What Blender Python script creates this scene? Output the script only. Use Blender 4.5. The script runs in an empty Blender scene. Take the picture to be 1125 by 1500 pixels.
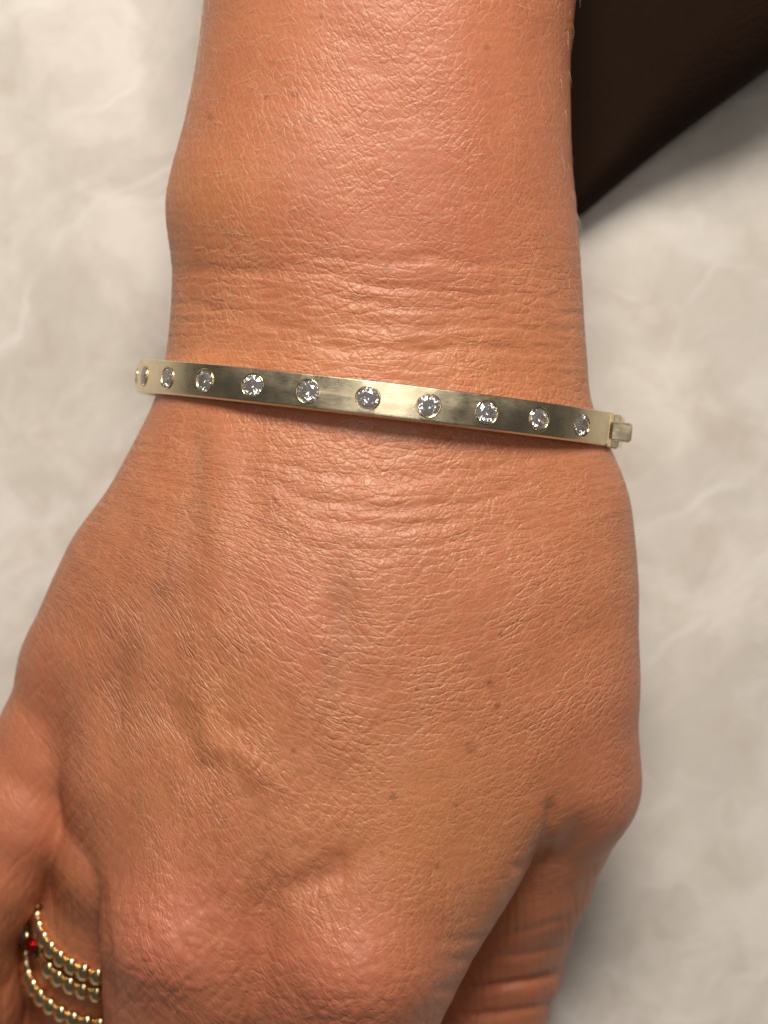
import bpy, bmesh, math, random
import numpy as np
from mathutils import Vector, Matrix

# ------------------------------------------------------------------ camera, world, lamps, exposure
MM = 0.001
S_PX = 0.0925          # millimetres per photograph pixel in the plane z = 0 (back of the wrist)
DIST = 300.0           # camera height above that plane, millimetres
TABLE_Z = -58.0
scene = bpy.context.scene
col = scene.collection

cam_d = bpy.data.cameras.new('camera')
cam = bpy.data.objects.new('camera', cam_d)
col.objects.link(cam)
cam.location = (0, 0, DIST * MM)
cam.rotation_euler = (0, 0, 0)
cam_d.sensor_fit = 'VERTICAL'
cam_d.sensor_height = 24.0
cam_d.lens = 24.0 * DIST / (1500 * S_PX)
cam_d.clip_start = 0.01
cam_d.clip_end = 20.0
cam_d.dof.use_dof = True
cam_d.dof.focus_distance = (DIST + 3.0) * MM
cam_d.dof.aperture_fstop = 10.0
scene.camera = cam

world = bpy.data.worlds.new('World')
scene.world = world
world.use_nodes = True
bg = world.node_tree.nodes['Background']
bg.inputs['Color'].default_value = (1.0, 0.93, 0.84, 1)
bg.inputs['Strength'].default_value = 0.065

def lamp(name, loc, target, size, power, colour):
    d = bpy.data.lights.new(name, 'AREA')
    d.shape = 'DISK'; d.size = size; d.energy = power; d.color = colour
    o = bpy.data.objects.new(name, d); col.objects.link(o)
    o.location = loc
    o.rotation_euler = (Vector(target) - Vector(loc)).to_track_quat('-Z', 'Y').to_euler()
    return o
lamp('table_lamp', (0.01, 0.345, 0.43), (0, 0, -0.03), 0.24, 3.8, (1.0, 0.90, 0.79))
lamp('ceiling_lamp', (0.04, 0.05, 0.80), (0, 0, 0), 0.20, 0.50, (1.0, 0.93, 0.84))
for deg in (35, 70, 110, 145, 215, 250, 290, 325):  # unseen lamps added in a ring overhead to make the stones sparkle
    lamp('sparkle_lamp', (0.26 * math.cos(math.radians(deg)), 0.02 + 0.26 * math.sin(math.radians(deg)), 0.82), (0, 0, 0), 0.06, 0.055, (1.0, 0.94, 0.88))

scene.view_settings.view_transform = 'Standard'
scene.view_settings.look = 'None'
scene.view_settings.exposure = 0.0
scene.view_settings.gamma = 1.0
scene.view_settings.use_curve_mapping = False
scene.render.engine = 'CYCLES'
scene.cycles.use_denoising = True
scene.cycles.max_bounces = 12
scene.cycles.transmission_bounces = 10

rng = np.random.default_rng(7)
random.seed(7)

# ------------------------------------------------------------------ helpers
def P(px, py, z):
    f = S_PX * (DIST - z) / DIST
    return np.array([(px - 562.5) * f, (750 - py) * f, z])

def to_px(V):
    f = DIST / (DIST - V[:, 2]) / S_PX
    return 562.5 + V[:, 0] * f, 750 - V[:, 1] * f

def mesh_obj(name, verts_mm, faces, mat, parent=None, smooth=True, sharp=None):
    me = bpy.data.meshes.new(name)
    me.from_pydata([tuple(v) for v in np.asarray(verts_mm) * MM], [], faces)
    me.update()
    return link(name, me, mat, parent, smooth, sharp)

def link(name, me, mat, parent=None, smooth=True, sharp=None):
    if mat is not None and len(me.materials) == 0:
        me.materials.append(mat)
    if smooth:
        me.polygons.foreach_set('use_smooth', [True] * len(me.polygons))
        if sharp is not None:
            me.set_sharp_from_angle(angle=math.radians(sharp))
    o = bpy.data.objects.new(name, me)
    col.objects.link(o)
    if parent is not None:
        o.parent = parent
    return o

def bm_obj(name, bm, mat, parent=None, smooth=True, sharp=None):
    bmesh.ops.recalc_face_normals(bm, faces=bm.faces)
    me = bpy.data.meshes.new(name)
    bm.to_mesh(me); bm.free()
    return link(name, me, mat, parent, smooth, sharp)

def empty(name, loc_mm, label, cat, group=None):
    o = bpy.data.objects.new(name, None)
    o.empty_display_size = 0.005
    col.objects.link(o)
    o.location = Vector(loc_mm) * MM
    tag(o, label, cat, group)
    return o

def tag(o, label=None, cat=None, group=None, kind=None):
    if label: o['label'] = label
    if cat: o['category'] = cat
    if group: o['group'] = group
    if kind: o['kind'] = kind

class NT:
    """tiny node-tree helper"""
    def __init__(self, name):
        self.m = bpy.data.materials.new(name)
        self.m.use_nodes = True
        self.t = self.m.node_tree
        self.bsdf = self.t.nodes['Principled BSDF']
        self.out = self.t.nodes['Material Output']
        self.flat = False
    def n(self, typ, ins=None, **props):
        nd = self.t.nodes.new(typ)
        for k, v in props.items(): setattr(nd, k, v)
        for k, v in (ins or {}).items(): self.set(nd.inputs[k], v)
        return nd
    def set(self, sock, v):
        if isinstance(v, bpy.types.NodeSocket): self.t.links.new(v, sock)
        else: sock.default_value = v
    def b(self, **kw):
        for k, v in kw.items(): self.set(self.bsdf.inputs[k.replace('_', ' ')], v)
    def math(self, op, a, b=0.0, c=0.0, clamp=False):
        nd = self.n('ShaderNodeMath', {0: a, 1: b, 2: c}, operation=op); nd.use_clamp = clamp
        return nd.outputs[0]
    def vmul(self, v, s):
        return self.n('ShaderNodeVectorMath', {0: v, 1: s}, operation='MULTIPLY').outputs[0]
    def vadd(self, v, s):
        return self.n('ShaderNodeVectorMath', {0: v, 1: s}, operation='ADD').outputs[0]
    def noise(self, v, scale, detail=3, rough=0.55, dist=0.0, col=False):
        nd = self.n('ShaderNodeTexNoise', {'Vector': v, 'Scale': scale, 'Detail': detail, 'Roughness': rough, 'Distortion': dist}, noise_dimensions='2D' if self.flat else '3D')
        return nd.outputs['Color' if col else 'Fac']
    def maprange(self, v, a, b, c=0.0, d=1.0, smooth=False):
        nd = self.n('ShaderNodeMapRange', {'Value': v, 'From Min': a, 'From Max': b, 'To Min': c, 'To Max': d})
        nd.interpolation_type = 'SMOOTHSTEP' if smooth else 'LINEAR'
        return nd.outputs[0]
    def mix(self, f, a, b, blend='MIX'):
        nd = self.n('ShaderNodeMix', data_type='RGBA', blend_type=blend)
        self.set(nd.inputs[0], f); self.set(nd.inputs[6], a); self.set(nd.inputs[7], b)
        return nd.outputs[2]

# ------------------------------------------------------------------ materials
def mat_marble():
    k = NT('cream_stone')
    co = k.n('ShaderNodeTexCoord').outputs['Object']
    warp = k.vadd(co, k.vmul(k.vadd(k.noise(co, 40, 3, col=True), (-.5, -.5, -.5)), (.025, .025, .025)))
    big = k.maprange(k.noise(warp, 48, 5, .62), .36, .66, smooth=True)
    brown = k.maprange(k.noise(k.vadd(warp, (3.1, 1.7, 0)), 85, 4, .6), .50, .72, smooth=True)
    olive = k.maprange(k.noise(k.vadd(warp, (7.3, 4.1, 0)), 60, 4, .6), .52, .72, smooth=True)
    rot = k.n('ShaderNodeVectorRotate', {'Vector': warp, 'Angle': math.radians(-32)}, rotation_type='Z_AXIS').outputs[0]
    streak = k.maprange(k.noise(k.vmul(rot, (45, 170, 45)), 1.0, 4, .6), .50, .70, smooth=True)
    vein = k.n('ShaderNodeTexVoronoi', {'Vector': k.vmul(rot, (14, 38, 14)), 'Scale': 1.0}, feature='DISTANCE_TO_EDGE').outputs['Distance']
    vein = k.math('MULTIPLY', k.maprange(vein, .0, .05, 1, 0, True), k.maprange(k.noise(co, 30, 2), .46, .62))
    c = k.mix(big, (.55, .52, .475, 1), (.68, .65, .605, 1))
    c = k.mix(k.math('MULTIPLY', brown, .50), c, (.47, .40, .345, 1))
    c = k.mix(k.math('MULTIPLY', olive, .35), c, (.50, .485, .41, 1))
    c = k.mix(k.math('MULTIPLY', streak, .30), c, (.74, .72, .69, 1))
    c = k.mix(k.math('MULTIPLY', vein, .38), c, (.80, .785, .76, 1))
    k.b(Base_Color=c, Roughness=.42)
    bump = k.n('ShaderNodeBump', {'Height': k.noise(co, 600, 4), 'Distance': .0001, 'Strength': .4})
    k.b(Normal=bump.outputs[0])
    return k.m

def mat_shadow_sheet():
    k = NT('shadow_brown')  # near-black brown for the sheet that stands in for shadow
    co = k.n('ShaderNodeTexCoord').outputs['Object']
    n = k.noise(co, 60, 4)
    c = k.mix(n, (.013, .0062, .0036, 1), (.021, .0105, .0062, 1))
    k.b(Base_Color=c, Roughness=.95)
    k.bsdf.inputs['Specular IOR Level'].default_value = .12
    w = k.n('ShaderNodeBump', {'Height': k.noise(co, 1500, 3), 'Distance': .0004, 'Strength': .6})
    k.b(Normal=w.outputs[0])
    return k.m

def mat_gold(name, colour, rough, brushed):
    k = NT(name)
    co = k.n('ShaderNodeTexCoord').outputs['Object']
    k.b(Base_Color=colour, Metallic=1.0)
    cloud = k.noise(co, 260, 4, .6)
    if brushed:
        sm = k.noise(k.vmul(co, (900, 9000, 900)), 1.0, 3)
        r = k.math('ADD', k.maprange(cloud, .3, .7, rough * .75, rough * 1.3), k.maprange(sm, .3, .7, -.03, .05))
        k.b(Roughness=r, Anisotropic=.35)
        h = k.math('ADD', k.math('MULTIPLY', cloud, .6), k.math('MULTIPLY', sm, .10))
        bp = k.n('ShaderNodeBump', {'Height': h, 'Distance': .00012, 'Strength': .55})
        k.b(Normal=bp.outputs[0])
        dark = k.maprange(k.noise(co, 700, 5, .65), .5, .75)
        k.b(Base_Color=k.mix(k.math('MULTIPLY', dark, .18), colour, tuple(c * .55 for c in colour[:3]) + (1,)))
    else:
        k.b(Roughness=k.maprange(cloud, .3, .7, rough * .8, rough * 1.3))
    return k.m

def mat_gem(name, colour, ior, clear=1.0):
    k = NT(name)
    k.b(Base_Color=colour, Roughness=0.0, IOR=ior, Transmission_Weight=clear)
    return k.m

def mat_hair():
    k = NT('pale_hair')
    k.b(Base_Color=(.95, .82, .62, 1), Roughness=.4)
    return k.m

def mat_skin():
    k = NT('tanned_skin'); k.flat = True
    flow = k.n('ShaderNodeAttribute', attribute_name='flow').outputs['Vector']          # millimetres, bent along the skin lines
    msk = k.n('ShaderNodeAttribute', attribute_name='masks').outputs['Color']           # r horizontal creasing, g knuckle, b smooth
    tint = k.n('ShaderNodeAttribute', attribute_name='tint').outputs['Color']           # r redness, g freckles and painted hollow shade, b ochre
    ms = k.n('ShaderNodeSeparateColor', {'Color': msk}).outputs
    ts = k.n('ShaderNodeSeparateColor', {'Color': tint}).outputs
    wv = k.vadd(flow, k.vmul(k.vadd(k.noise(flow, .45, 3, col=True), (-.5, -.5, -.5)), (.85, .85, .85)))
    wv = k.vadd(wv, k.vmul(k.vadd(k.noise(flow, 1.7, 2, col=True), (-.5, -.5, -.5)), (.16, .16, .16)))
    def family(angle, stretch, scale, off):
        r = k.n('ShaderNodeVectorRotate', {'Vector': k.vadd(wv, off), 'Angle': math.radians(angle)}, rotation_type='Z_AXIS').outputs[0]
        v = k.vmul(r, (stretch, 1.0, 0.0))
        d = k.n('ShaderNodeTexVoronoi', {'Vector': v, 'Scale': scale, 'Randomness': .95}, feature='DISTANCE_TO_EDGE', voronoi_dimensions='2D').outputs['Distance']
        return d
    def groove(d, w):
        return k.maprange(d, 0.0, w, 0.0, 1.0, True)
    H = groove(family(0, .24, .82, (0, 0, 0)), .17)
    H2 = groove(family(9, .30, 1.35, (31, 7, 0)), .24)
    A = groove(family(50, .32, .80, (11, 5, 0)), .16)
    B = groove(family(-46, .34, .76, (23, 17, 0)), .16)
    iso = groove(family(20, .8, 1.25, (7, 9, 0)), .28)
    var = k.maprange(k.noise(flow, .10, 2), .32, .68, .5, 1.25)
    wh = k.math('ADD', .30, k.math('MULTIPLY', ms[0], .75))
    h = k.math('MULTIPLY', H, wh)
    h = k.math('ADD', h, k.math('MULTIPLY', H2, k.math('MULTIPLY', wh, .40)))
    h = k.math('ADD', h, k.math('MULTIPLY', A, .62))
    h = k.math('ADD', h, k.math('MULTIPLY', B, .58))
    h = k.math('ADD', h, k.math('MULTIPLY', iso, .40))
    keep = k.math('MULTIPLY', var, k.math('SUBTRACT', 1.0, k.math('MULTIPLY', ms[2], .72)))
    h = k.math('MULTIPLY', h, keep)
    lines = k.math('ADD', k.math('MULTIPLY', k.math('SUBTRACT', 1.0, H), wh), k.math('MULTIPLY', k.math('SUBTRACT', 2.0, k.math('ADD', A, B)), .55))
    lines = k.math('MULTIPLY', lines, keep, clamp=True)
    pores = k.noise(flow, 4.5, 3, .6)
    h2 = k.math('ADD', h, k.math('MULTIPLY', pores, .45))
    bump = k.n('ShaderNodeBump', {'Height': h2, 'Distance': .000047, 'Strength': 1.0})
    k.b(Normal=bump.outputs[0])
    # pigment
    big = k.noise(flow, .055, 3, .6)
    mid = k.noise(flow, .35, 4, .6)
    fine = k.noise(flow, 1.6, 3, .6)
    c = k.mix(k.maprange(big, .3, .7), (.485, .182, .086, 1), (.56, .227, .114, 1))
    c = k.mix(k.math('MULTIPLY', k.maprange(mid, .42, .70), .45), c, (.575, .175, .090, 1))
    c = k.mix(k.math('MULTIPLY', k.maprange(fine, .5, .75), .22), c, (.45, .155, .060, 1))
    c = k.mix(k.math('MULTIPLY', ts[2], .5), c, (.58, .25, .085, 1))
    c = k.mix(k.math('MULTIPLY', ts[0], .58), c, (.56, .150, .105, 1))
    c = k.mix(k.math('MULTIPLY', ms[1], .24), c, (.36, .20, .125, 1))
    rnd = k.n('ShaderNodeTexVoronoi', {'Vector': flow, 'Scale': .33, 'Randomness': 1.0}, feature='F1', voronoi_dimensions='2D')
    dot = k.math('MULTIPLY', k.maprange(rnd.outputs['Distance'], .035, .085, 1, 0, True),
                 k.maprange(k.n('ShaderNodeSeparateColor', {'Color': rnd.outputs['Color']}).outputs[0], .55, 1.0))
    c = k.mix(k.math('MULTIPLY', dot, .25), c, (.33, .12, .055, 1))
    c = k.mix(k.math('MULTIPLY', ts[1], .85), c, (.19, .062, .030, 1))
    # untanned skin at the bottom of the fine lines
    c = k.mix(k.math('MULTIPLY', lines, .21), c, (.72, .37, .20, 1))
    k.b(Base_Color=c, Roughness=k.maprange(k.math('ADD', mid, pores), .8, 1.25, .36, .48), IOR=1.42)
    k.bsdf.inputs['Specular IOR Level'].default_value = .72
    k.b(Subsurface_Weight=.45, Subsurface_Radius=(1.0, .36, .18), Subsurface_Scale=.0011)
    return k.m

M_STONE = mat_marble()
M_SHADOW_SHEET = mat_shadow_sheet()
M_BAND = mat_gold('satin_gold', (.84, .735, .52, 1), .31, True)
M_POLISH = mat_gold('polished_gold', (.86, .70, .42, 1), .13, False)
M_BEAD = mat_gold('ring_gold', (.90, .72, .42, 1), .22, False)
M_GEM = mat_gem('clear_gem', (.99, .96, .97, 1), 2.25, .90)
M_RED = mat_gem('red_gem', (.62, .006, .012, 1), 1.77)
M_LILAC = mat_gem('lilac_gem', (.80, .55, .75, 1), 1.77)
M_HAIR = mat_hair()
M_SKIN = mat_skin()

# ------------------------------------------------------------------ tabletop and dark shadow stand-in
def rounded_slab(name, x0, x1, y0, y1, z0, z1, mat):
    bm = bmesh.new()
    bmesh.ops.create_cube(bm, size=1)
    for v in bm.verts:
        v.co = ((x0 + x1) / 2 + v.co.x * (x1 - x0), (y0 + y1) / 2 + v.co.y * (y1 - y0), (z0 + z1) / 2 + v.co.z * (z1 - z0))
        v.co *= MM
    bmesh.ops.bevel(bm, geom=bm.edges[:], offset=4 * MM, segments=3, affect='EDGES')
    return bm_obj(name, bm, mat, None, True, 40)
top = rounded_slab('tabletop', -520, 520, -420, 520, TABLE_Z - 30, TABLE_Z, M_STONE)
tag(top, 'pale cream mottled stone tabletop under the hand', 'tabletop', kind='structure')

# --- numpy noise
def _hash(ix, iy, seed):
    h = (ix.astype(np.int64) * 374761393 + iy.astype(np.int64) * 668265263 + seed * 1442695041) & 0x7fffffff
    h = ((h ^ (h >> 13)) * 1274126177) & 0x7fffffff
    return ((h ^ (h >> 16)) & 0xffff) / 65535.0 * 2 * np.pi
def perlin(x, y, seed=0):
    xi, yi = np.floor(x), np.floor(y)
    fx, fy = x - xi, y - yi
    u, v = fx * fx * fx * (fx * (fx * 6 - 15) + 10), fy * fy * fy * (fy * (fy * 6 - 15) + 10)
    def g(i, j):
        a = _hash(xi + i, yi + j, seed)
        return np.cos(a) * (fx - i) + np.sin(a) * (fy - j)
    return (g(0, 0) * (1 - u) + g(1, 0) * u) * (1 - v) + (g(0, 1) * (1 - u) + g(1, 1) * u) * v

def sstep(a, b, x):
    t = np.clip((x - a) / (b - a), 0, 1)
    return t * t * (3 - 2 * t)

def build_shadow_sheet():
    # added dark sheet standing in for a soft shadow; its front edge is a thick rolled fold standing off the table
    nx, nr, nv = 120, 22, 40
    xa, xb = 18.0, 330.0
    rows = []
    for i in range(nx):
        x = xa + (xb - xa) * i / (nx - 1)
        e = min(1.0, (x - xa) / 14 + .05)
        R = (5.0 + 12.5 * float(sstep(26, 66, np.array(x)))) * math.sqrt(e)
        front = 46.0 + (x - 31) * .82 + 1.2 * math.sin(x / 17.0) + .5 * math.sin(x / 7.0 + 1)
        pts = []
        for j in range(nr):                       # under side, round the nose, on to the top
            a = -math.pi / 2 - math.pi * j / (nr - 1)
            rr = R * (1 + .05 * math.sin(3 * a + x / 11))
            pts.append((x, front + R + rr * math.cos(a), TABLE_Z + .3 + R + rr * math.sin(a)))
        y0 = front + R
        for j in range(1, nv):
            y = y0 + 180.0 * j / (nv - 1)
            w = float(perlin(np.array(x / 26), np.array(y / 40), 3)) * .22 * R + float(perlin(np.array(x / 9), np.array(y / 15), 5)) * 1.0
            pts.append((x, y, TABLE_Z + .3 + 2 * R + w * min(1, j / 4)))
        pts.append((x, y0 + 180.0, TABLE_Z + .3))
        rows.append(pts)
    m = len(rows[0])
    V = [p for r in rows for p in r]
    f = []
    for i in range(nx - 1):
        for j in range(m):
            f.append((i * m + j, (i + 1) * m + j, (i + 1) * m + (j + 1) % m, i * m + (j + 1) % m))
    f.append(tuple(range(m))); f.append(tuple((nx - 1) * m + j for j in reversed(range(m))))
    o = mesh_obj('shadow_sheet', np.array(V), f, M_SHADOW_SHEET)
    tag(o, 'dark brown rolled sheet standing in for a soft shadow on the cream stone beside the forearm', 'cloth')
build_shadow_sheet()

# ------------------------------------------------------------------ hand: distance field -> one continuous mesh
# (py, left px, right px, top z, bottom z, skew)   outline of forearm, wrist and back of the hand
SEC = np.array([
 (-450, 300, 850,  3.0, -43, .00, 2.25),
 (-150, 302, 850,  2.0, -43, .00, 2.25),
 (   0, 297, 846,  1.0, -43, .00, 2.25),
 (  90, 286, 836,  0.6, -42, .00, 2.2),
 ( 200, 266, 837,  0.2, -41, .00, 2.2),
 ( 290, 246, 844, -0.2, -40, .00, 2.15),
 ( 340, 245, 850, -0.8, -39, .00, 2.1),
 ( 390, 250, 854, -1.4, -38, .00, 2.0),
 ( 450, 247, 858, -1.8, -37, .00, 1.95),
 ( 520, 240, 863, -2.0, -37, .00, 1.9),
 ( 590, 222, 868, -2.0, -37, .00, 1.9),
 ( 650, 190, 878, -1.4, -37, .02, 1.95),
 ( 720, 150, 893, -0.6, -37, .05, 2.05),
 ( 800, 108, 910,  0.2, -37, .09, 2.15),
 ( 870,  78, 917,  0.6, -37, .13, 2.2),
 ( 940,  58, 910,  0.4, -37, .16, 2.2),
 (1020,  62, 905, -0.2, -37, .17, 2.2),
 (1100,  70, 888, -1.2, -36, .17, 2.2),
 (1180,  82, 838, -2.2, -34, .16, 2.3),
 (1240, 108, 795, -3.0, -33, .14, 2.35),
 (1300, 140, 762, -3.8, -32, .12, 2.35),
 (1360, 158, 724, -5.0, -31, .12, 2.35),
 (1420, 164, 684, -6.6, -31, .10, 2.35),
 (1500, 166, 640, -9.6, -36, .08, 2.35),
], float)
_py = np.arange(-450, 1501, 2.0)
def _smooth(c, w):
    a = np.interp(_py, SEC[:, 0], SEC[:, c])
    kk = np.exp(-.5 * (np.arange(-60, 61) / w) ** 2); kk /= kk.sum()
    return np.convolve(np.pad(a, 60, mode='edge'), kk, 'valid')
_zt, _zb = _smooth(3, 24), _smooth(4, 24)
_zc = (_zt + _zb) / 2
_f = S_PX * (DIST - _zc - 4) / DIST
_L, _R = (_smooth(1, 9) - 562.5) * _f, (_smooth(2, 9) - 562.5) * _f
_Y = (750 - _py) * S_PX * (DIST - _zc) / DIST
_o = np.argsort(_Y)
TR_Y = _Y[_o]
TR = [q[_o] for q in ((_L + _R) / 2, (_R - _L) / 2, _zc, (_zt - _zb) / 2, _smooth(5, 24), _smooth(6, 24))]
Y_TOP, Y_END = 150.0, float((750 - 1530) * S_PX * 1.06)

def chain(*pts): return [(P(a, b, c), r) for a, b, c, r in pts]
INDEX = chain((600, 1120, -14, 10), (528, 1395, -14.6, 11.9), (508, 1600, -25, 10.6), (492, 1800, -42, 9.2), (505, 1600, -50.2, 7.8), (512, 1400, -50.4, 7.2))
MIDDLE = chain((330, 1120, -15, 10), (276, 1365, -17.0, 11.6), (258, 1580, -29, 10.4), (235, 1770, -43, 9.0), (252, 1580, -50.3, 7.7), (262, 1390, -50.6, 7.0))
_d = np.array([-.259, -.773, -.578])
_c = np.array([-41.4, -61.9, -35.8])
RING = [(P(235, 1090, -21), 9.5), (_c - _d * 14, 10.6), (_c, 10.15), (_c + _d * 12, 10.0), (_c + _d * 24, 8.4), (P(175, 1400, -50.6), 7.4), (P(190, 1260, -50.9), 6.8)]
PINKY = chain((190, 850, -24, 8.3), (118, 990, -27, 8.6), (84, 1090, -29, 8.8), (32, 1190, -30, 9.0), (-20, 1270, -31, 8.8), (-44, 1315, -32.5, 8.6), (-66, 1375, -36, 8.7), (-54, 1440, -42.5, 9.2), (-50, 1540, -48.5, 9.3), (-55, 1440, -50.5, 7.4), (-30, 1320, -51.4, 6.3))
THUMB = chain((800, 760, -24, 10.5), (804, 1000, -24, 11.0), (834, 1148, -25.5, 10.0), (778, 1285, -36, 8.9), (738, 1415, -46, 8.6), (712, 1490, -49.0, 9.0), (680, 1570, -50.3, 7.6))

def d_trunk(p):
    x, y, z = p[:, 0], p[:, 1], p[:, 2]
    cx, a, cz, b, sk, n = [np.interp(y, TR_Y, t) for t in TR]
    dx = x - cx
    lo = np.where(dx < 0, dx, -.35 * dx)
    dz = z - cz - sk * lo * sstep(0, 22, np.abs(dx))
    r = (np.abs(dx / a) ** n + np.abs(dz / b) ** n + 1e-9) ** (1 / n)
    d = (r - 1) * np.sqrt(dx * dx + dz * dz + .5) / r
    # caps
    d = smax(d, y - Y_TOP, 3.0)
    return smax(d, Y_END - y, 9.0)

def smin(a, b, k):
    h = np.clip(.5 + .5 * (b - a) / k, 0, 1)
    return b * (1 - h) + a * h - k * h * (1 - h)
def smax(a, b, k): return -smin(-a, -b, k)

def d_chain(p, ch, k=2.5):
    d = None
    for (A, ra), (B, rb) in zip(ch[:-1], ch[1:]):
        ab = B - A
        t = np.clip(((p - A) @ ab) / (ab @ ab), 0, 1)
        q = p - A - t[:, None] * ab
        dd = np.sqrt((q * q).sum(1)) - (ra + (rb - ra) * t)
        d = dd if d is None else smin(d, dd, k)
    return d

def field(p):
    t = d_trunk(p)
    y = p[:, 1]
    f = smin(d_chain(p, INDEX), d_chain(p, MIDDLE), 1.6)
    r = d_chain(p, RING)
    kp = 1.0
    d = smin(t, f, 5.0)
    kr = 1.2 + 5.0 * sstep(-50, -38, y)
    d = smin(d, r, kr)
    k5 = 1.0 + 7.0 * sstep(-42, -20, y)
    d = smin(d, d_chain(p, PINKY), k5)
    kt = 1.5 + 9.5 * sstep(-54, -40, y)
    return smin(d, d_chain(p, THUMB), kt)

def grad(p, e=.05):
    k = np.array([[1, -1, -1], [-1, -1, 1], [-1, 1, -1], [1, 1, 1]], float)
    g = sum(kk[None] * field(p + kk * e)[:, None] for kk in k) / (4 * e)
    return g

def surface_nets():
    h = 1.25
    xs = np.arange(-82, 50, h); ys = np.arange(-112, 154, h); zs = np.arange(-62, 9, h)
    X, Y, Z = np.meshgrid(xs, ys, zs, indexing='ij')
    F = field(np.stack([X.ravel(), Y.ravel(), Z.ravel()], -1)).reshape(X.shape)
    neg = F < 0
    nx, ny, nz = F.shape
    acc = np.zeros((nx - 1, ny - 1, nz - 1, 3)); cnt = np.zeros((nx - 1, ny - 1, nz - 1))
    corners = [(i, j, k) for i in (0, 1) for j in (0, 1) for k in (0, 1)]
    def sl(c): return tuple(slice(q, n - 1 + q) for q, n in zip(c, (nx, ny, nz)))
    for a in corners:
        for ax in range(3):
            if a[ax] == 1: continue
            b = list(a); b[ax] = 1; b = tuple(b)
            fa, fb = F[sl(a)], F[sl(b)]
            cr = (fa < 0) != (fb < 0)
            t = np.where(cr, fa / np.where(cr, fa - fb, 1), 0)
            for q in range(3):
                val = a[q] + (t if q == ax else 0.0)
                acc[..., q] += np.where(cr, val, 0)
            cnt += cr
    act = cnt > 0
    vid = np.full(act.shape, -1, int); vid[act] = np.arange(act.sum())
    ijk = np.argwhere(act)
    V = (ijk + acc[act] / cnt[act][:, None]) * h + np.array([xs[0], ys[0], zs[0]])
    quads = []
    for ax in range(3):
        s0 = [slice(None)] * 3; s1 = [slice(None)] * 3
        s0[ax] = slice(0, -1); s1[ax] = slice(1, None)
        e = np.argwhere(neg[tuple(s0)] != neg[tuple(s1)])
        b, c = [(1, 2), (2, 0), (0, 1)][ax]
        ok = (e[:, b] > 0) & (e[:, c] > 0)
        e = e[ok]
        def cell(db, dc):
            q = e.copy(); q[:, b] -= db; q[:, c] -= dc
            return vid[q[:, 0], q[:, 1], q[:, 2]]
        qd = np.stack([cell(1, 1), cell(0, 1), cell(0, 0), cell(1, 0)], -1)
        flip = ~neg[e[:, 0], e[:, 1], e[:, 2]]
        qd[flip] = qd[flip][:, ::-1]
        quads.append(qd)
    return V, np.vstack(quads)

def project(V, it=3):
    for _ in range(it):
        f = field(V); g = grad(V)
        n2 = np.maximum((g * g).sum(1), .05)
        V = V - np.clip(f / n2, -1, 1)[:, None] * g
    return V

def subdivide(V, Q):
    n = len(V)
    e = np.stack([Q, np.roll(Q, -1, 1)], -1).reshape(-1, 2)
    es = np.sort(e, 1)
    key = es[:, 0] * n + es[:, 1]
    uq, inv = np.unique(key, return_inverse=True)
    mid = (V[uq // n] + V[uq % n]) / 2
    em = (n + inv).reshape(-1, 4)
    fc = V[Q].mean(1); fi = n + len(uq) + np.arange(len(Q))
    V2 = np.vstack([V, mid, fc])
    Q2 = np.concatenate([np.stack([Q[:, i], em[:, i], fi, em[:, i - 1]], -1) for i in range(4)])
    return V2, Q2

# --- relief of the skin, millimetres along the normal, as seen from above
def poly_dist(px, py, pts):
    best = np.full(px.shape, 1e9); along = np.zeros(px.shape)
    pts = np.array(pts, float)
    tot = len(pts) - 1
    for i in range(tot):
        a, b = pts[i], pts[i + 1]
        ab = b - a
        t = np.clip(((px - a[0]) * ab[0] + (py - a[1]) * ab[1]) / (ab @ ab), 0, 1)
        d = np.hypot(px - a[0] - t * ab[0], py - a[1] - t * ab[1])
        m = d < best
        best = np.where(m, d, best); along = np.where(m, (i + t) / tot, along)
    return best, along
def ridge(px, py, pts, w, amp):
    d, t = poly_dist(px, py, pts)
    env = np.minimum(1, 4 * np.minimum(t, 1 - t) + .15)
    return amp * np.exp(-.5 * (d / w) ** 2) * env
def blob(px, py, x, y, sx, sy, rot=0.0):
    c, s = math.cos(math.radians(rot)), math.sin(math.radians(rot))
    dx, dy = px - x, py - y
    return np.exp(-.5 * (((dx * c + dy * s) / sx) ** 2 + ((-dx * s + dy * c) / sy) ** 2))

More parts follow.
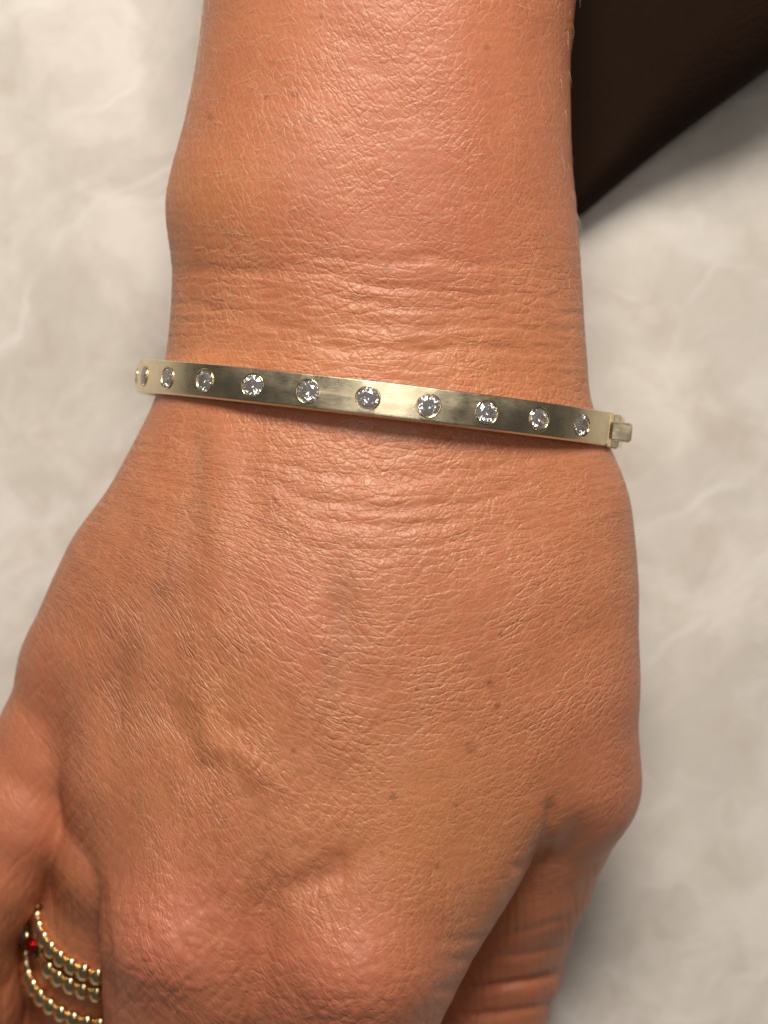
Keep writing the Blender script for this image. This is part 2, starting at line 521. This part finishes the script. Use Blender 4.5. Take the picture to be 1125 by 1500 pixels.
def relief(px, py):
    r = np.zeros(px.shape)
    wx = px + 9 * perlin(px / 55, py / 55, 21); wy = py + 9 * perlin(px / 55, py / 55, 22)
    # ulna head, wrist dip, tendons
    r += 1.5 * blob(px, py, 335, 285, 95, 80)
    r += -.15 * blob(px, py, 340, 425, 130, 30, 4)
    r += 1.1 * blob(px, py, 730, 90, 85, 230)
    r += ridge(wx, wy, [(322, 590), (330, 720), (318, 860), (300, 980)], 22, .50)
    r += ridge(wx, wy, [(285, 600), (284, 700), (276, 800)], 12, -.30)
    r += ridge(wx, wy, [(560, 700), (545, 900), (530, 1150)], 45, .35)
    r += ridge(wx, wy, [(430, 900), (390, 1050), (330, 1250)], 30, .35)
    # vein over the ring finger tendon with its shaded hollow
    r += ridge(wx, wy, [(262, 960), (290, 1030), (320, 1090), (372, 1130), (430, 1160)], 17, .50)
    r += ridge(wx, wy, [(228, 1000), (258, 1060), (290, 1115), (320, 1150)], 17, -.36)
    r += -.5 * blob(px, py, 176, 985, 18, 36, 8)
    r += -.45 * blob(px, py, 165, 1060, 16, 40, 5)
    r += ridge(wx, wy, [(125, 930), (120, 1050), (112, 1180)], 20, .35)
    r += -.55 * blob(px, py, 505, 905, 20, 55, -12)
    # short hollow above the index knuckle
    r += -.8 * blob(wx, wy, 474, 1283, 38, 13, -27)
    r += .55 * blob(wx, wy, 440, 1225, 60, 34, -30)
    # knuckles
    r += 1.15 * blob(px, py, 238, 1375, 62, 66)
    r += 1.3 * blob(px, py, 505, 1430, 80, 84)
    r += ridge(wx, wy, [(392, 1250), (385, 1380), (372, 1500), (360, 1600)], 18, -1.3)
    r += ridge(wx, wy, [(150, 1290), (158, 1360), (160, 1500)], 7, -.35)
    # fold at the web of the thumb
    r += ridge(wx, wy, [(812, 1165), (806, 1205), (794, 1250), (772, 1285)], 7, -.75)
    r += ridge(wx, wy, [(856, 1190), (836, 1235), (815, 1270)], 9, -.25)
    r += ridge(wx, wy, [(770, 1270), (748, 1268)], 5, -.3)
    # creases across the thumb
    for (y0, y1, a) in ((1374, 1352, -.25), (1404, 1392, -.3), (1446, 1430, -.8), (1486, 1472, -.5)):
        r += ridge(px, py, [(640, y0 + 4), (720, y0), (780, (y0 + y1) / 2), (850, y1 - 12)], 5, a)
    # folds of the wrist above the bangle
    for pts, w, a in (([(240, 398), (330, 402), (430, 392), (520, 408), (600, 425), (700, 432), (840, 436)], 7, -.20),
                      ([(420, 372), (540, 384), (640, 380), (780, 392)], 6, -.17),
                      ([(470, 430), (560, 446), (660, 452), (800, 462)], 6, -.19),
                      ([(480, 470), (580, 478), (690, 474), (840, 486)], 6, -.18),
                      ([(250, 440), (330, 455), (420, 478), (500, 505)], 6, -.18),
                      ([(420, 505), (560, 512), (700, 506), (850, 520)], 5, -.20),
                      ([(330, 660), (450, 690), (560, 703), (690, 690), (800, 668)], 6, -.15),
                      ([(360, 690), (450, 735), (560, 748), (700, 735), (790, 705)], 6, -.18),
                      ([(420, 745), (500, 768), (600, 772), (720, 752)], 6, -.16),
                      ([(320, 745), (420, 790), (520, 806), (640, 800), (760, 770)], 5, -.10)):
        r += ridge(wx, wy, pts, w, a)
    # fine wrinkling, bent like the lines of the skin
    bend = np.where(px < 560, .0013, .0008) * (px - 560) ** 2 * sstep(560, 900, py)
    yy = py + bend
    def wr(lx, ly, seed):
        n = perlin(wx / lx + 3 * perlin(px / 300, py / 200, seed + 5), yy / ly, seed)
        return -np.clip(1 - np.abs(n) * 3.2, 0, 1) ** 1.5
    wrist = sstep(330, 420, py) * (1 - sstep(540, 640, py)) + sstep(600, 660, py) * (1 - sstep(760, 1000, py)) * .8
    r += .09 * wrist * wr(110, 13, 31) + .06 * wrist * wr(70, 8, 33)
    r += .04 * wr(80, 16, 35)
    left = (1 - sstep(330, 480, px)) * sstep(640, 800, py)
    s = (px * .75 + py * .4); q = (-px * .5 + py * .85)
    r += .10 * left * -np.clip(1 - np.abs(perlin(s / 13, q / 60, 41)) * 3, 0, 1) ** 1.5
    s2 = (px * .95 + py * .30); q2 = (-px * .3 + py * .95)
    diag = sstep(900, 1050, py) * (1 - sstep(1280, 1400, py)) * sstep(200, 300, px) * (1 - sstep(480, 620, px))
    r += .16 * diag * -np.clip(1 - np.abs(perlin(s2 / 15, q2 / 70, 43)) * 3, 0, 1) ** 1.5
    kn = np.clip(blob(px, py, 238, 1385, 75, 75) + blob(px, py, 510, 1440, 95, 80), 0, 1)
    def kw(ang, l, w, seed):
        c_, s_ = math.cos(math.radians(ang)), math.sin(math.radians(ang))
        a_ = wx * c_ + wy * s_; b_ = -wx * s_ + wy * c_
        return -np.clip(1 - np.abs(perlin(a_ / l, b_ / w, seed)) * 5, 0, 1) ** 1.3
    r += kn * (.10 * kw(12, 80, 21, 52) + .12 * kw(62, 75, 24, 54) + .10 * kw(-48, 70, 22, 56))
    # lengthwise lines on the sides of the fingers
    ln = sstep(1240, 1330, py) * (1 - kn)
    r += .13 * ln * -np.clip(1 - np.abs(perlin(px / 13, py / 90, 61)) * 3, 0, 1) ** 1.5
    r += .35 * perlin(px / 70, py / 70, 71) * .5
    return r

FRECKLES = [(392, 142, 4), (400, 92, 3), (432, 139, 4.5), (453, 177, 4.5), (313, 174, 4.5), (505, 198, 2.5), (512, 270, 3), (582, 268, 3.5),
            (470, 24, 3), (718, 1002, 4.5), (729, 1033, 4), (690, 1096, 7.5), (576, 1168, 4.5), (610, 1009, 3.5), (566, 392, 3.5), (664, 303, 3),
            (640, 1270, 3), (480, 955, 3), (709, 71, 3.5), (638, 111, 2.5), (402, 735, 4), (560, 1250, 2.5), (668, 1180, 3), (735, 930, 3.5), (430, 1100, 3)]

def build_hand():
    V, Q = surface_nets()
    V = project(V, 3)
    for _ in range(2):
        V, Q = subdivide(V, Q)
        V = project(V, 1)
    N = grad(V); N /= np.linalg.norm(N, axis=1)[:, None] + 1e-9
    px, py = to_px(V)
    face = sstep(.0, .35, N[:, 2])
    V = V + N * (relief(px, py) * face)[:, None]
    me = bpy.data.meshes.new('hand')
    me.vertices.add(len(V)); me.vertices.foreach_set('co', (V * MM).astype(np.float32).ravel())
    me.loops.add(Q.size); me.loops.foreach_set('vertex_index', Q.astype(np.int32).ravel())
    me.polygons.add(len(Q)); me.polygons.foreach_set('loop_start', np.arange(0, Q.size, 4, dtype=np.int32))
    me.update(calc_edges=True)
    # skin line coordinates
    x, y, z = V.T
    cx, ea, cz, eb = [np.interp(y, TR_Y, t) for t in TR[:4]]
    u = x + np.tanh((x - cx) / 8) * .85 * np.maximum(0, cz + eb - z)
    vdown = .7 * np.minimum(0, z + 14) * sstep(1200, 1340, py)
    hx = x - 1
    smile = np.where(hx < 0, .021, .012) * hx * hx
    smile = np.where(hx < -34, .021 * 34 * 34 - 1.43 * (hx + 34), smile)
    wh = sstep(640, 900, py)
    fore = -.38 * np.minimum(hx, 8) * (1 - sstep(60, 560, py))
    flow = np.stack([u, y - smile * wh - fore + vdown, 0 * z], -1)
    print('quads', len(Q))
    a = me.attributes.new('flow', 'FLOAT_VECTOR', 'POINT'); a.data.foreach_set('vector', flow.astype(np.float32).ravel())
    vx = px + 10 * perlin(px / 60, py / 60, 81); vy = py + 10 * perlin(px / 60, py / 60, 82)
    kn = np.clip(ridge(vx, vy, [(512, 800), (505, 880), (498, 960), (470, 1060)], 13, .9)
                 + ridge(vx, vy, [(290, 610), (288, 700), (270, 800), (225, 900), (190, 960)], 14, .8)
                 + ridge(vx, vy, [(640, 980), (600, 1080), (575, 1180)], 12, .5)
                 + ridge(vx, vy, [(700, 1290), (670, 1350), (655, 1420)], 16, .5)
                 + ridge(vx, vy, [(395, 690), (400, 760), (420, 840)], 12, .4), 0, 1)
    hor = sstep(300, 420, py) * (1 - sstep(1000, 1300, py))
    smooth = np.clip(sstep(1180, 1300, py) * (1 - sstep(150, 210, px)) + sstep(800, 850, px) * sstep(1150, 1250, py)
                     + .8 * (1 - sstep(60, 120, px)) * sstep(900, 1000, py) + .35 * (1 - sstep(80, 260, py)) * (1 - sstep(380, 560, px))
                     + sstep(660, 740, px) * sstep(1290, 1340, py), 0, 1)
    one = np.ones_like(px)
    mk = np.stack([hor, kn, smooth, one], -1)
    a = me.attributes.new('masks', 'FLOAT_COLOR', 'POINT'); a.data.foreach_set('color', mk.astype(np.float32).ravel())
    red = .85 * blob(px, py, 225, 1380, 80, 85) + .75 * blob(px, py, 500, 1450, 110, 90) + .3 * blob(px, py, 60, 1080, 60, 160) \
        + .45 * blob(px, py, 920, 1150, 60, 110) + .35 * blob(px, py, 440, 900, 40, 70) + .3 * sstep(1400, 1440, py) * sstep(600, 680, px) \
        + .25 * blob(px, py, 520, 330, 200, 60) + .42 * blob(px, py, 640, 130, 150, 200) + .25 * blob(px, py, 20, 1250, 70, 120)
    ochre = .8 * blob(px, py, 300, 300, 90, 60) + .6 * blob(px, py, 330, 1040, 60, 50) + .7 * blob(px, py, 620, 1200, 120, 90) + .5 * blob(px, py, 560, 520, 250, 40) \
        + .7 * blob(px, py, 110, 1340, 40, 60)
    fr_shade = np.zeros_like(px)
    for fx, fy, fr_ in FRECKLES:
        j = 1 + .5 * perlin(px / 4 + fx, py / 4, 5)
        fr_shade += np.exp(-(((px - fx) ** 2 + (py - fy) ** 2) / (fr_ * 1.15 * j + .1) ** 2) ** 1.5) * (.85 if fy > 600 and fr_ < 6 else .6)
    fr_shade += .40 * blob(px, py, 240, 862, 14, 8, 20) + .22 * blob(px, py, 178, 985, 18, 40, 8) + .14 * blob(px, py, 228, 1050, 14, 14) \
        + .22 * blob(px, py, 476, 1283, 34, 14, -27) + .16 * blob(px, py, 505, 900, 20, 60, -12)  # brown marks, plus shade painted into the skin hollows
    top = (N[:, 2] > 0)
    tn = np.stack([np.clip(red, 0, 1) * top, np.clip(fr_shade, 0, 1) * top, np.clip(ochre, 0, 1) * top, one], -1)
    a = me.attributes.new('tint', 'FLOAT_COLOR', 'POINT'); a.data.foreach_set('color', tn.astype(np.float32).ravel())
    o = link('hand', me, M_SKIN)
    tag(o, 'tanned hand and forearm, back upward, with fingers curled under and gold jewellery on', 'hand')
    # fine pale hairs of the forearm
    hv, hf = [], []
    w = (N[:, 2] > -.15) * (py < 560) * (py > -60)
    wt = w * (.15 + 1.0 * (1 - sstep(330, 560, px)) * sstep(-200, 60, py) + 0.16 * sstep(815, 850, px) * (py < 520)) * (1 - .75 * sstep(380, 480, py))
    pick = rng.choice(len(V), 620, p=wt / wt.sum(), replace=False)
    for i in pick:
        p, n = V[i], N[i]
        if px[i] < 700: d = np.array([-.95, .10 - rng.normal() * .25, 0]) if rng.random() < .15 else np.array([.9, .45 + rng.normal() * .2, 0])
        else: d = np.array([.45, -.9 + rng.normal() * .3, 0])
        d = d - n * (d @ n); d /= np.linalg.norm(d) + 1e-9
        L = rng.uniform(1.3, 3.6); lift = rng.uniform(.12, .45); curl = rng.normal() * .3
        side = np.cross(n, d)
        r0 = rng.uniform(.014, .026)
        base = len(hv)
        seg = 5
        for s in range(seg + 1):
            t = s / seg
            c = p - n * .05 + d * L * t + n * L * lift * (t - .55 * t * t) + side * curl * t * t * L * .5
            r = r0 * (1 - .8 * t)
            for k in range(3):
                a_ = 2 * math.pi * k / 3
                hv.append(c + r * (math.cos(a_) * side + math.sin(a_) * n))
        for s in range(seg):
            for k in range(3):
                q0 = base + s * 3 + k; q1 = base + s * 3 + (k + 1) % 3
                hf.append((q0, q1, q1 + 3, q0 + 3))
    hair = mesh_obj('hair', np.array(hv), hf, M_HAIR, o)
    hair['kind'] = 'stuff'
    return o
build_hand()

# ------------------------------------------------------------------ bangle
def rotm(ax, a): return np.array(Matrix.Rotation(a, 3, ax))
B_C = dict(cx=-.399, cy=15.877, ztop=2.383, a=36.366, b=31.085, roll=-.043, yaw=-.116, pit=.026, s=8.258, t0=-.365)
B_R = rotm('Z', B_C['yaw']) @ rotm('X', B_C['pit']) @ rotm('Y', B_C['roll'])
B_LOW = 24.5
def b_local(th, off=0.0):
    """point and outward normal on the oval (th = 0 on top, positive towards the clasp)"""
    a, b = B_C['a'], np.where(np.cos(th) >= 0, B_C['b'], B_LOW)
    pt = np.stack([a * np.sin(th), 0 * th, b * np.cos(th)], -1)
    n = np.stack([b * np.sin(th), 0 * th, a * np.cos(th)], -1)
    n /= np.linalg.norm(n, axis=-1, keepdims=True)
    return pt + n * off, n
_th = np.linspace(0, 2 * np.pi, 1441)
_pt, _ = b_local(_th)
B_OFF = np.array([B_C['cx'], B_C['cy'], B_C['ztop'] - (_pt @ B_R.T)[:, 2].max()])
B_LEN = np.r_[0, np.cumsum(np.linalg.norm(np.diff(_pt, axis=0), axis=1))]

def sweep(th0, th1, n, w, t_out, t_in, mat, name, parent, bevel=.2, low=0.0):
    """band swept along the oval; w across, t_out/t_in = outer and inner offset from the reference oval"""
    prof = []
    for (sx, sz) in ((1, 1), (-1, 1), (-1, -1), (1, -1)):
        bw = max(bevel, low) if (sx, sz) == (-1, 1) else bevel
        cx_ = sx * (w / 2 - bw); cz_ = (t_out - bw) if sz > 0 else (t_in + bw)
        a0 = {(1, 1): 0, (-1, 1): 90, (-1, -1): 180, (1, -1): 270}[(sx, sz)]
        for q in (0, 30, 60, 90):
            an = math.radians(a0 + q)
            prof.append((cx_ + bw * math.cos(an), cz_ + bw * math.sin(an)))
    ths = np.linspace(th0, th1, n)
    m = len(prof); vs = []
    for th in ths:
        p0, nn = b_local(np.array(th))
        for (yy, zz) in prof:
            vs.append(p0 + nn * zz + np.array([0, yy, 0]))
    fs = []
    for i in range(n - 1):
        for j in range(m):
            fs.append((i * m + j, i * m + (j + 1) % m, (i + 1) * m + (j + 1) % m, (i + 1) * m + j))
    fs.append(tuple(range(m))); fs.append(tuple((n - 1) * m + q for q in reversed(range(m))))
    bm = bmesh.new()
    bv = [bm.verts.new(Vector(v) * MM) for v in vs]
    for f in fs: bm.faces.new([bv[q] for q in f])
    return bm

def gem_mesh(R, name, mat, oval=1.0):
    """brilliant cut, girdle at z = 0"""
    bm = bmesh.new()
    def ringv(r, z, n, off): return [bm.verts.new((r * R * math.cos(2 * math.pi * (i + off) / n) * MM, oval * r * R * math.sin(2 * math.pi * (i + off) / n) * MM, z * R * MM)) for i in range(n)]
    tb = ringv(.60, .26, 8, 0); kt = ringv(.82, .145, 8, .5); gd = ringv(1.0, .02, 16, 0); gl = ringv(1.0, -.03, 16, 0)
    cu = bm.verts.new((.03 * R * MM, .02 * R * MM, -.80 * R * MM))
    bm.faces.new(tb)
    for i in range(8):
        j = (i + 1) % 8
        bm.faces.new((tb[i], kt[i], tb[j]))
        g0, g1, g2 = gd[2 * i], gd[2 * i + 1], gd[(2 * i + 2) % 16]
        bm.faces.new((tb[i], g0, kt[i])); bm.faces.new((kt[i], g2, tb[j]))
        bm.faces.new((kt[i], g0, g1)); bm.faces.new((kt[i], g1, g2))
        l0, l1, l2 = gl[2 * i], gl[2 * i + 1], gl[(2 * i + 2) % 16]
        bm.faces.new((g0, l0, l1, g1)); bm.faces.new((g1, l1, l2, g2))
        bm.faces.new((l0, cu, l1)); bm.faces.new((l1, cu, l2))
    bmesh.ops.recalc_face_normals(bm, faces=bm.faces)
    me = bpy.data.meshes.new(name); bm.to_mesh(me); bm.free()
    me.materials.append(mat)
    return me

def torus_mesh(R, r, name, mat, n=40, m=10, sz=1.0, oval=1.0):
    vs, fs = [], []
    for i in range(n):
        a = 2 * math.pi * i / n
        for j in range(m):
            b = 2 * math.pi * j / m
            q = R + r * math.cos(b)
            vs.append((q * math.cos(a), oval * q * math.sin(a), sz * r * math.sin(b)))
            fs.append((i * m + j, ((i + 1) % n) * m + j, ((i + 1) % n) * m + (j + 1) % m, i * m + (j + 1) % m))
    me = bpy.data.meshes.new(name)
    me.from_pydata([Vector(v) * MM for v in vs], [], fs); me.update()
    me.materials.append(mat)
    me.polygons.foreach_set('use_smooth', [True] * len(me.polygons))
    return me

def build_bangle():
    root = empty('bangle_bracelet', B_OFF, 'pale gold hinged bangle set with a row of round clear stones on the wrist', 'bracelet')
    root.rotation_euler = Matrix(B_R.tolist()).to_euler()
    W, T0, T1 = 4.85, 0.0, -1.9
    th_end = math.radians(66)
    th_start = math.radians(-118)
    bm = sweep(th_start, th_end, 260, W, T0, T1, M_BAND, 'band', root, .2, .6)
    band = bm_obj('band', bm, M_BAND, root, True, 28)
    # seats for the stones
    R = 1.47
    ks = list(range(-7, 5))
    cut = bmesh.new()
    spots = []
    for k_ in ks:
        s = (B_C['t0'] + B_C['s'] * k_) % B_LEN[-1]
        th = float(np.interp(s, B_LEN, _th))
        if th > math.pi: th -= 2 * math.pi
        p0, nn = b_local(np.array(th))
        yv = np.array([0, 1., 0]); xv = np.cross(yv, nn)
        spots.append((p0, nn, xv, th))
        mat4 = Matrix([[xv[0], 0, nn[0], p0[0] * MM], [xv[1], 1, nn[1], p0[1] * MM], [xv[2], 0, nn[2], p0[2] * MM], [0, 0, 0, 1]])
        # countersunk drill
        n = 32
        def rv(r, z): return [cut.verts.new(mat4 @ (Vector((r * math.cos(2 * math.pi * i / n), r * math.sin(2 * math.pi * i / n), z)) * MM)) for i in range(n)]
        prof = [(1.64, .6), (1.58, .05), (1.45, -.14), (1.45, -.24), (.85, -1.1), (.85, -2.6)]
        rr = [rv(r, z) for r, z in prof]
        cut.faces.new(rr[0]); cut.faces.new(list(reversed(rr[-1])))
        for a_, b_ in zip(rr[:-1], rr[1:]):
            for i in range(n): cut.faces.new((a_[i], b_[i], b_[(i + 1) % n], a_[(i + 1) % n]))
    bmesh.ops.recalc_face_normals(cut, faces=cut.faces)
    cme = bpy.data.meshes.new('cutter'); cut.to_mesh(cme); cut.free()
    cob = bpy.data.objects.new('cutter', cme); col.objects.link(cob); cob.parent = root
    md = band.modifiers.new('seats', 'BOOLEAN'); md.operation = 'DIFFERENCE'; md.solver = 'EXACT'; md.object = cob
    bpy.context.view_layer.update()
    dg = bpy.context.evaluated_depsgraph_get()
    ev = band.evaluated_get(dg)
    nme = bpy.data.meshes.new_from_object(ev)
    band.modifiers.clear()
    old = band.data; band.data = nme; nme.name = 'band'
    bpy.data.meshes.remove(old)
    bpy.data.objects.remove(cob); bpy.data.meshes.remove(cme)
    nme.polygons.foreach_set('use_smooth', [True] * len(nme.polygons))
    nme.set_sharp_from_angle(angle=math.radians(20))
    wn = band.modifiers.new('normals', 'WEIGHTED_NORMAL'); wn.keep_sharp = True; wn.weight = 100
    gme = gem_mesh(R, 'gemstone', M_GEM)
    tme = torus_mesh(1.62, .14, 'bezel', M_POLISH, sz=.8)
    for p0, nn, xv, th in spots:
        g = bpy.data.objects.new('gemstone', gme); col.objects.link(g); g.parent = root
        sp = random.uniform(0, 45)
        tilt = Matrix.Rotation(math.radians(random.uniform(-3, 3)), 4, 'X') @ Matrix.Rotation(math.radians(random.uniform(-3, 3)), 4, 'Y')
        q = p0 - nn * .14
        base = Matrix([[xv[0], 0, nn[0], q[0] * MM], [xv[1], 1, nn[1], q[1] * MM], [xv[2], 0, nn[2], q[2] * MM], [0, 0, 0, 1]])
        g.matrix_local = base @ tilt @ Matrix.Rotation(math.radians(sp), 4, 'Z')
        b = bpy.data.objects.new('bezel', tme); col.objects.link(b); b.parent = g
        b.location = (0, 0, .09 * MM)
    # polished end plate, lower half of the bangle, hinge knuckle and tongue
    bm = sweep(th_end, th_end + math.radians(2.2), 4, W + .04, T0 + .03, T1 - .02, M_POLISH, 'end_plate', root, .3)
    bm_obj('end_plate', bm, M_POLISH, root, True, 35)
    bm = sweep(th_end + math.radians(2.3), math.radians(242) - math.radians(.15), 200, W - .5, T0 - .35, T1, M_BAND, 'lower_band', root, .2)
    bm_obj('lower_band', bm, M_BAND, root, True, 35)
    def block(name, x0, x1, yc, w, z0, z1, bev):
        bm = bmesh.new(); bmesh.ops.create_cube(bm, size=1)
        for v in bm.verts:
            v.co = Vector(((x0 + x1) / 2 + v.co.x * (x1 - x0), yc + v.co.y * w, (z0 + z1) / 2 + v.co.z * (z1 - z0))) * MM
            v.co.z -= .20 * (v.co.x - 33.5 * MM)
        bmesh.ops.bevel(bm, geom=bm.edges[:], offset=bev * MM, segments=3, affect='EDGES')
        bm_obj(name, bm, M_BAND, root, True, 35)
    block('hinge_block', 31.2, 35.0, -.15, W + .05, 7.6, 10.3, .22)
    block('clasp_tongue', 32.0, 36.7, -.1, 2.75, 8.6, 10.75, .25)
    return root
build_bangle()

# ------------------------------------------------------------------ stacked rings
R_AX = np.array([math.sin(-.323) * math.cos(.617), -math.cos(-.323) * math.cos(.617), -math.sin(.617)])
R_C = np.array([-41.398, -61.892, -35.798]); R_R = 11.37
def bead_mesh():
    bm = bmesh.new()
    bmesh.ops.create_uvsphere(bm, u_segments=16, v_segments=10, radius=1.0)
    for v in bm.verts:
        v.co = Vector((v.co.x * 1.10, v.co.y * 1.72, v.co.z * 1.2)) * MM
    me = bpy.data.meshes.new('bead'); bm.to_mesh(me); bm.free()
    me.materials.append(M_BEAD)
    me.polygons.foreach_set('use_smooth', [True] * len(me.polygons))
    return me
BEAD = bead_mesh()

def build_ring(gap, shift, label, nb, phase, stones):
    C = R_C + R_AX * gap + np.array(shift)
    root = empty('beaded_ring', C, label, 'ring', 'beaded gold rings stacked on one finger')
    e1 = np.cross(R_AX, [0, 0, 1.]); e1 /= np.linalg.norm(e1)        # sideways
    e2 = np.cross(e1, R_AX)                                          # back of the finger
    if e2[2] < 0: e2 = -e2
    if e1[0] > 0: e1 = -e1                                           # towards the little finger
    Mx = Matrix([list(q) for q in np.stack([e1, e2, np.cross(e1, e2)], 1)])
    root.rotation_euler = Mx.to_euler()
    bandm = torus_mesh(R_R - .35, .55, 'band', M_BEAD, 96, 12, sz=1.4)
    b = bpy.data.objects.new('band', bandm); col.objects.link(b); b.parent = root
    for i in range(nb):
        a = 2 * math.pi * (i + phase) / nb
        deg = math.degrees(a) % 360
        if stones and 8 < deg < 50: continue
        o = bpy.data.objects.new('bead', BEAD); col.objects.link(o); o.parent = root
        o.location = Vector((R_R * math.cos(a), R_R * math.sin(a), 0)) * MM
        o.rotation_euler = (Matrix.Rotation(a, 3, 'Z') @ Matrix(((1, 0, 0), (0, 0, 1), (0, 1, 0))) @ Matrix.Rotation(math.radians(random.uniform(-6, 6)), 3, 'X')).to_euler()
        s = random.uniform(.96, 1.04); o.scale = (s, s, s * .98)
    if stones:
        for (deg, face, rad, mat, nm, oval, lift, ax) in ((37, 56, 1.62, M_RED, 'red_stone', 1.2, .55, .5), (22, 44, 1.25, M_LILAC, 'lilac_stone', 1.1, 1.2, -1.0)):
            a = math.radians(deg); fa = math.radians(face)
            n = Vector((math.cos(fa), math.sin(fa), 0)); t = Vector((-math.sin(fa), math.cos(fa), 0)); z = Vector((0, 0, 1))
            m4 = Matrix(((t.x, z.x, n.x, 0), (t.y, z.y, n.y, 0), (t.z, z.z, n.z, 0), (0, 0, 0, 1)))
            m4.translation = (Vector((math.cos(a), math.sin(a), 0)) * (R_R + lift) + z * ax) * MM
            g = bpy.data.objects.new(nm, gem_mesh(rad, nm, mat, oval)); col.objects.link(g); g.parent = root
            g.matrix_local = m4
            bz = bpy.data.objects.new('setting', torus_mesh(rad * 1.05, .20, 'setting', M_BEAD, 32, 8, sz=2.6, oval=oval)); col.objects.link(bz); bz.parent = g
            bz.location = (0, 0, -.48 * MM)
    return root
build_ring(0.0, (0, 0, 0), 'beaded gold ring closest to the knuckle, above the ring with a red stone', 34, .1, False)
build_ring(3.82, (-.143, 0, -.036), 'beaded gold ring set with a red stone and a lilac stone', 34, .45, True)
build_ring(10.73, (.142, 0, .008), 'beaded gold ring set apart by a strip of skin, farthest from the knuckle', 34, .2, False)
